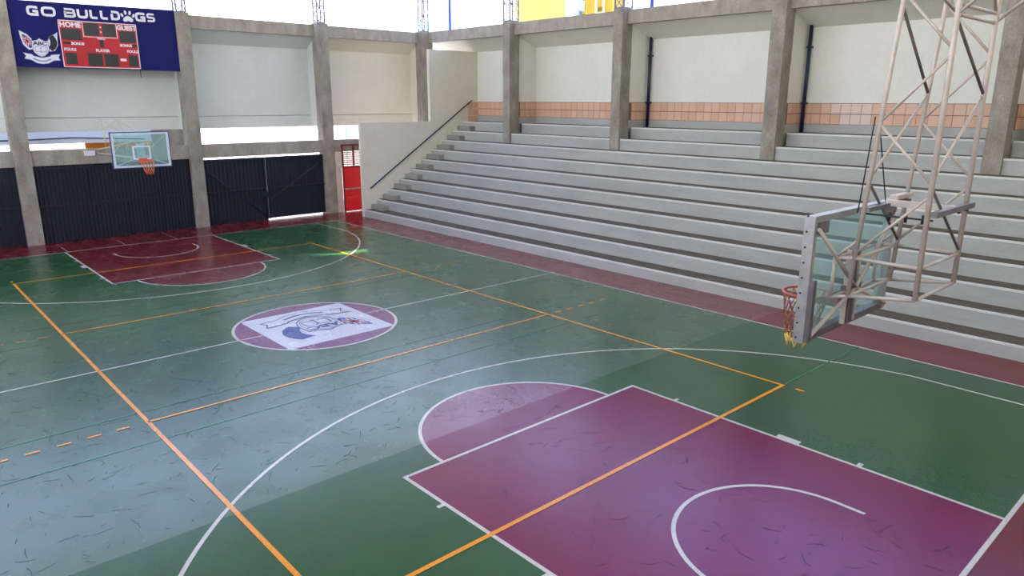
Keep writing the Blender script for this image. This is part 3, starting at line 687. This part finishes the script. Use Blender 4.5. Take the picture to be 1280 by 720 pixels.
# near hoop
nh = empty('basketball_hoop', label='near glass backboard hung from a beige tubular steel truss', category='basketball hoop')
HX0, HX1 = 11.70, 11.79; HB = .94; HZ0, HZ1 = 2.75, 3.96
for s_ in (-1, 1): box('board_frame', (HX0-.01, HX1, min(s_*(HB-.05), s_*(HB+.01)), max(s_*(HB-.05), s_*(HB+.01)), HZ0, HZ1), alu, nh)
box('board_rail', (HX0, HX1, -HB+.05, HB-.05, HZ1-.06, HZ1), alu, nh); box('board_rail', (HX0, HX1, -HB+.05, HB-.05, HZ0, HZ0+.07), alu_dark, nh)
box('glass', (HX0+.02, HX0+.032, -HB+.06, HB-.06, HZ0+.07, HZ1-.06), gl, nh)
boxes('painted_square', [(HX0+.012, HX0+.019, -.295, .295, 3.46, 3.51), (HX0+.012, HX0+.019, -.295, .295, 3.06, 3.11), (HX0+.012, HX0+.019, -.295, -.245, 3.11, 3.46), (HX0+.012, HX0+.019, .245, .295, 3.11, 3.46)], white_p, nh)
for s_ in (-1, 1): box('corner_plate', (HX1-.03, HX1+.012, min(s_*(HB-.26), s_*(HB-.05)), max(s_*(HB-.26), s_*(HB-.05)), HZ1-.17, HZ1-.06), alu_dark, nh)
tubes('bolt', [((HX0+.02, -HB-.005, z), (HX0+.02, -HB-.018, z)) for z in [HZ0+.05+i*.145 for i in range(9)]], .010, black, nh, n=6)
box('corner_clamp', (HX1, HX1+.05, -HB-.01, -HB+.05, HZ0+.02, HZ0+.62), alu_dark, nh)
# centre mast behind the glass
for y, mm in ((-.19, steel), (-.125, alu_dark), (-.03, alu_dark), (.035, steel)): box('mast_channel', (HX1+.005, HX1+.05, y-.014, y+.014, 2.80, 3.56), mm, nh)
box('mast_clamp', (HX1-.005, HX1+.07, -.23, .07, 3.12, 3.20), alu_dark, nh)
rr = 0.021; rs = .0135
HY = .5
def xA(z): return 11.97+(z-3.17)*.063
ZB = 3.17
A = lambda z, s=-1: (xA(z), s*HY, z)
B = lambda z, s=-1: (12.56, s*HY, z)
TOP = 7.4
for s in (-1, 1):
    tube('leg', (xA(3.175), s*HY, 3.175), (xA(TOP), s*HY, TOP), rr, steel, nh, n=12)
    tube('leg', (12.56, s*HY, 3.25), (12.57, s*HY, TOP), rr+.002, steel, nh, n=12)
    E0, E1 = (HX1+.02, s*HY, 3.135), (HX1+.02, s*HY, 3.525)
    tube('post', E0, E1, rs+.004, steel, nh)
    tube('rail', E0, A(3.175, s), rs+.004, steel, nh); tube('rail', A(3.175, s), B(3.25, s), rs+.004, steel, nh)
    tube('rail', E1, A(3.545, s), rs+.004, steel, nh); tube('rail', A(3.545, s), B(3.54, s), rs+.004, steel, nh)
    tube('brace', E1, A(3.72, s), rs, steel, nh)
    tube('brace', A(3.60, s), B(4.18, s), rs, steel, nh)
    tube('brace', A(4.80, s), B(5.34, s), rs, steel, nh)
    tube('brace', A(4.78, s), B(4.28, s), rs, steel, nh)
    tube('brace', A(5.86, s), B(5.40, s), rs, steel, nh)
    tube('brace', A(5.9, s), B(6.4, s), rs, steel, nh)
    tube('brace', B(6.45, s), A(6.95, s), rs, steel, nh)
# cross members between the two sides
for z, f in ((3.175, A), (3.545, A), (3.25, B), (3.54, B), (5.66, B), (5.74, B)):
    tube('cross_rail', f(z, -1), f(z, 1), rs+.003, steel, nh)
tube('cross_rail', (HX1+.02, -HY, 3.135), (HX1+.02, HY, 3.135), rs, steel, nh); tube('cross_rail', (HX1+.02, -HY, 3.525), (HX1+.02, HY, 3.525), rs, steel, nh)
tube('brace', A(5.76, -1), A(5.05, 1), rs+.001, steel_d, nh); tube('brace', A(5.03, 1), A(4.30, -1), rs, steel, nh); tube('brace', A(4.26, -1), A(3.60, 1), rs, steel_d, nh)
tube('brace', B(5.64, -1), B(5.04, 1), rs+.001, steel_d, nh); tube('brace', B(5.02, 1), B(4.32, -1), rs, steel, nh); tube('brace', B(4.26, -1), B(3.58, 1), rs, steel_d, nh)
# upper truss leaving over the bleachers and to the right
for s in (-1, 1):
    tube('brace', B(5.66, s), (13.5, s*HY, 6.45), rs, steel, nh)
    tube('brace', B(5.72, s), (12.57, -s*HY*.0, 6.35), rs, steel, nh)
    tube('brace', (xA(6.1), s*HY, 6.1), (12.40, 0, 5.72), rs, steel, nh)
# telescoping pull gear across the truss
box('slide_bar', (xA(4.0), 12.62, -.02, .03, 4.0, 4.06), steel, nh)
box('slide_bar', (xA(4.0), xA(4.0)+.05, -HY, HY, 3.99, 4.03), alu_dark, nh)
box('slide_bar', (12.59, 12.64, -HY, HY, 4.0, 4.05), alu_dark, nh)
box('slide_bar', (xA(4.0)-.02, xA(4.0)+.06, .12, HY, 4.05, 4.09), steel, nh)
for s in (-1, 1): tube('pull_rod', (xA(3.97)-.04, s*(HY-.03), 3.97), (12.6, s*(HY-.03), 3.97), .009, black, nh, n=6)
for s in (-1, 1): [tube('rod_clamp', (12.1+k*.14, s*(HY-.03), 3.93), (12.1+k*.14, s*(HY-.03), 4.01), .014, black, nh, n=6) for k in (1, 2, 3)]
tube('cable', (xA(4.8)-.05, -HY, 4.84), (xA(4.8)-.09, -HY-.03, 3.98), .006, black, nh, n=5)
tube('cable', (xA(4.8)-.0, -HY, 4.75), (HX1+.1, .35, 3.98), .006, black, nh, n=5)
# board struts to the hub
hub = (HX1+.08, -.08, 3.17)
for q in ((HX1+.02, -HB+.04, 3.84), (HX1+.02, HB-.04, 3.84), (HX1+.03, -HB+.07, 2.82), (HX1+.03, HB-.07, 2.82)): tube('strut', q, hub, rs+.006, steel, nh)
for s in (-1, 1): tube('arm', (HX1+.02, s*HY, 3.14), (HX1+.05, s*.1, 3.14), rs, steel, nh)
RZ, RC = 3.00, (11.335, 0.0)
rim = ring('rim', (RC[0], RC[1], RZ), .235, .013, rim_m, nh)
boxes('rim_bracket', [(RC[0]+.22, HX0+.01, -.07, .07, RZ-.02, RZ+.01), (HX0-.01, HX0+.012, -.09, .09, RZ-.09, RZ+.06)], rim_m, rim)
net('net', RC, .225, RZ-.01, .56, net_m, net_tip, nh, rb=.09, lean=(-.03, -.05), r=.0065)
# far hoop, carried on arms from the end wall
fh = empty('basketball_hoop', label='far glass backboard with pale frame on wall arms below the banner', category='basketball hoop')
FX = -11.80; FB = .925; FZ0, FZ1 = 2.76, 3.95
for q_ in ((-FB, -FB+.03, FZ0, FZ1), (FB-.03, FB, FZ0, FZ1), (-FB+.03, FB-.03, FZ1-.03, FZ1), (-FB+.03, FB-.03, FZ0, FZ0+.03)): box('board_frame', (FX-.06, FX)+q_, bframe_b, fh)
box('glass', (FX-.032, FX-.02, -FB+.03, FB-.03, FZ0+.03, FZ1-.03), gl, fh)
q = .012
boxes('painted_border', [(FX-.019, FX-q, -FB+.03, -FB+.105, FZ0+.03, FZ1-.03), (FX-.019, FX-q, FB-.105, FB-.03, FZ0+.03, FZ1-.03), (FX-.019, FX-q, -FB+.09, FB-.09, FZ1-.09, FZ1-.03), (FX-.019, FX-q, -FB+.09, FB-.09, FZ0+.03, FZ0+.09)], bframe, fh)
boxes('painted_square', [(FX-.019, FX-q, -.28, .28, 3.44, 3.49), (FX-.019, FX-q, -.28, .28, 3.04, 3.08), (FX-.019, FX-q, -.28, -.23, 3.08, 3.44), (FX-.019, FX-q, .23, .28, 3.08, 3.44)], bframe, fh)
box('back_plate', (FX-.09, FX-.045, -.14, .12, 3.02, 3.55), bframe, fh, label='pale blue plate behind the painted square')
for s in (-1, 1):
    tube('arm', (FX-.07, s*.28, 3.10), (XL-.12, s*.6, 3.10), .028, tube_y, fh)
    tube('arm', (FX-.07, s*.28, 3.62), (XL-.12, s*.6, 3.20), .024, tube_y, fh)
    tube('strut', (FX-.07, s*(FB-.12), 3.82), (FX-.5, s*.36, 3.30), .018, tube_y, fh)
    tube('strut', (FX-.07, s*(FB-.08), 2.84), (FX-.12, s*.16, 3.08), .018, bframe, fh)
    tube('brace', (FX-.9, s*.36, 3.10), (FX-.3, s*.3, 3.58), .018, tube_y, fh); tube('brace', (FX-1.9, s*.46, 3.10), (FX-.95, s*.37, 3.50), .018, tube_y, fh)
    tube('tie_rod', (-13.5, -.45+s*.25, 4.31), (-13.5, -.45+s*.25-.55, 3.92), .008, tube_y, fh, n=5); tube('tie_rod', (-13.5, -.45+s*.25, 4.31), (-13.5, -.45+s*.25+.5, 3.94), .008, tube_y, fh, n=5); tube('hanger', (-13.5, -.45+s*.25, 4.31), (-13.5, s*.45-.2, 3.12), .008, tube_y, fh, n=5)
tube('cross_rail', (FX-.9, -.36, 3.10), (FX-.9, .36, 3.10), .018, tube_y, fh); tube('cross_rail', (FX-.07, -.28, 3.62), (FX-.07, .28, 3.62), .018, tube_y, fh)
tube('drop_pipe', (-12.2, -.93, 3.60), (-12.2, -.99, 3.98), .013, tube_y, fh)
frim = ring('rim', (-11.44, .02, 3.035), .225, .012, rim_o, fh)
boxes('rim_bracket', [(FX-.005, FX+.02, -.12, .14, 2.90, 3.08), (FX+.01, -11.64, -.07, .11, 3.02, 3.045)], rim_o, frim)
net('net', (-11.44, .02), .215, 3.03, .46, net_l, rim_o, fh, rb=.10, lean=(.0, .06), r=.0075)
box('floodlight', (XL-.10, XL-.02, -1.02, -.68, 3.02, 3.19), sb_white, label='small white box lamp on the lower beam left of the far board', category='lamp')
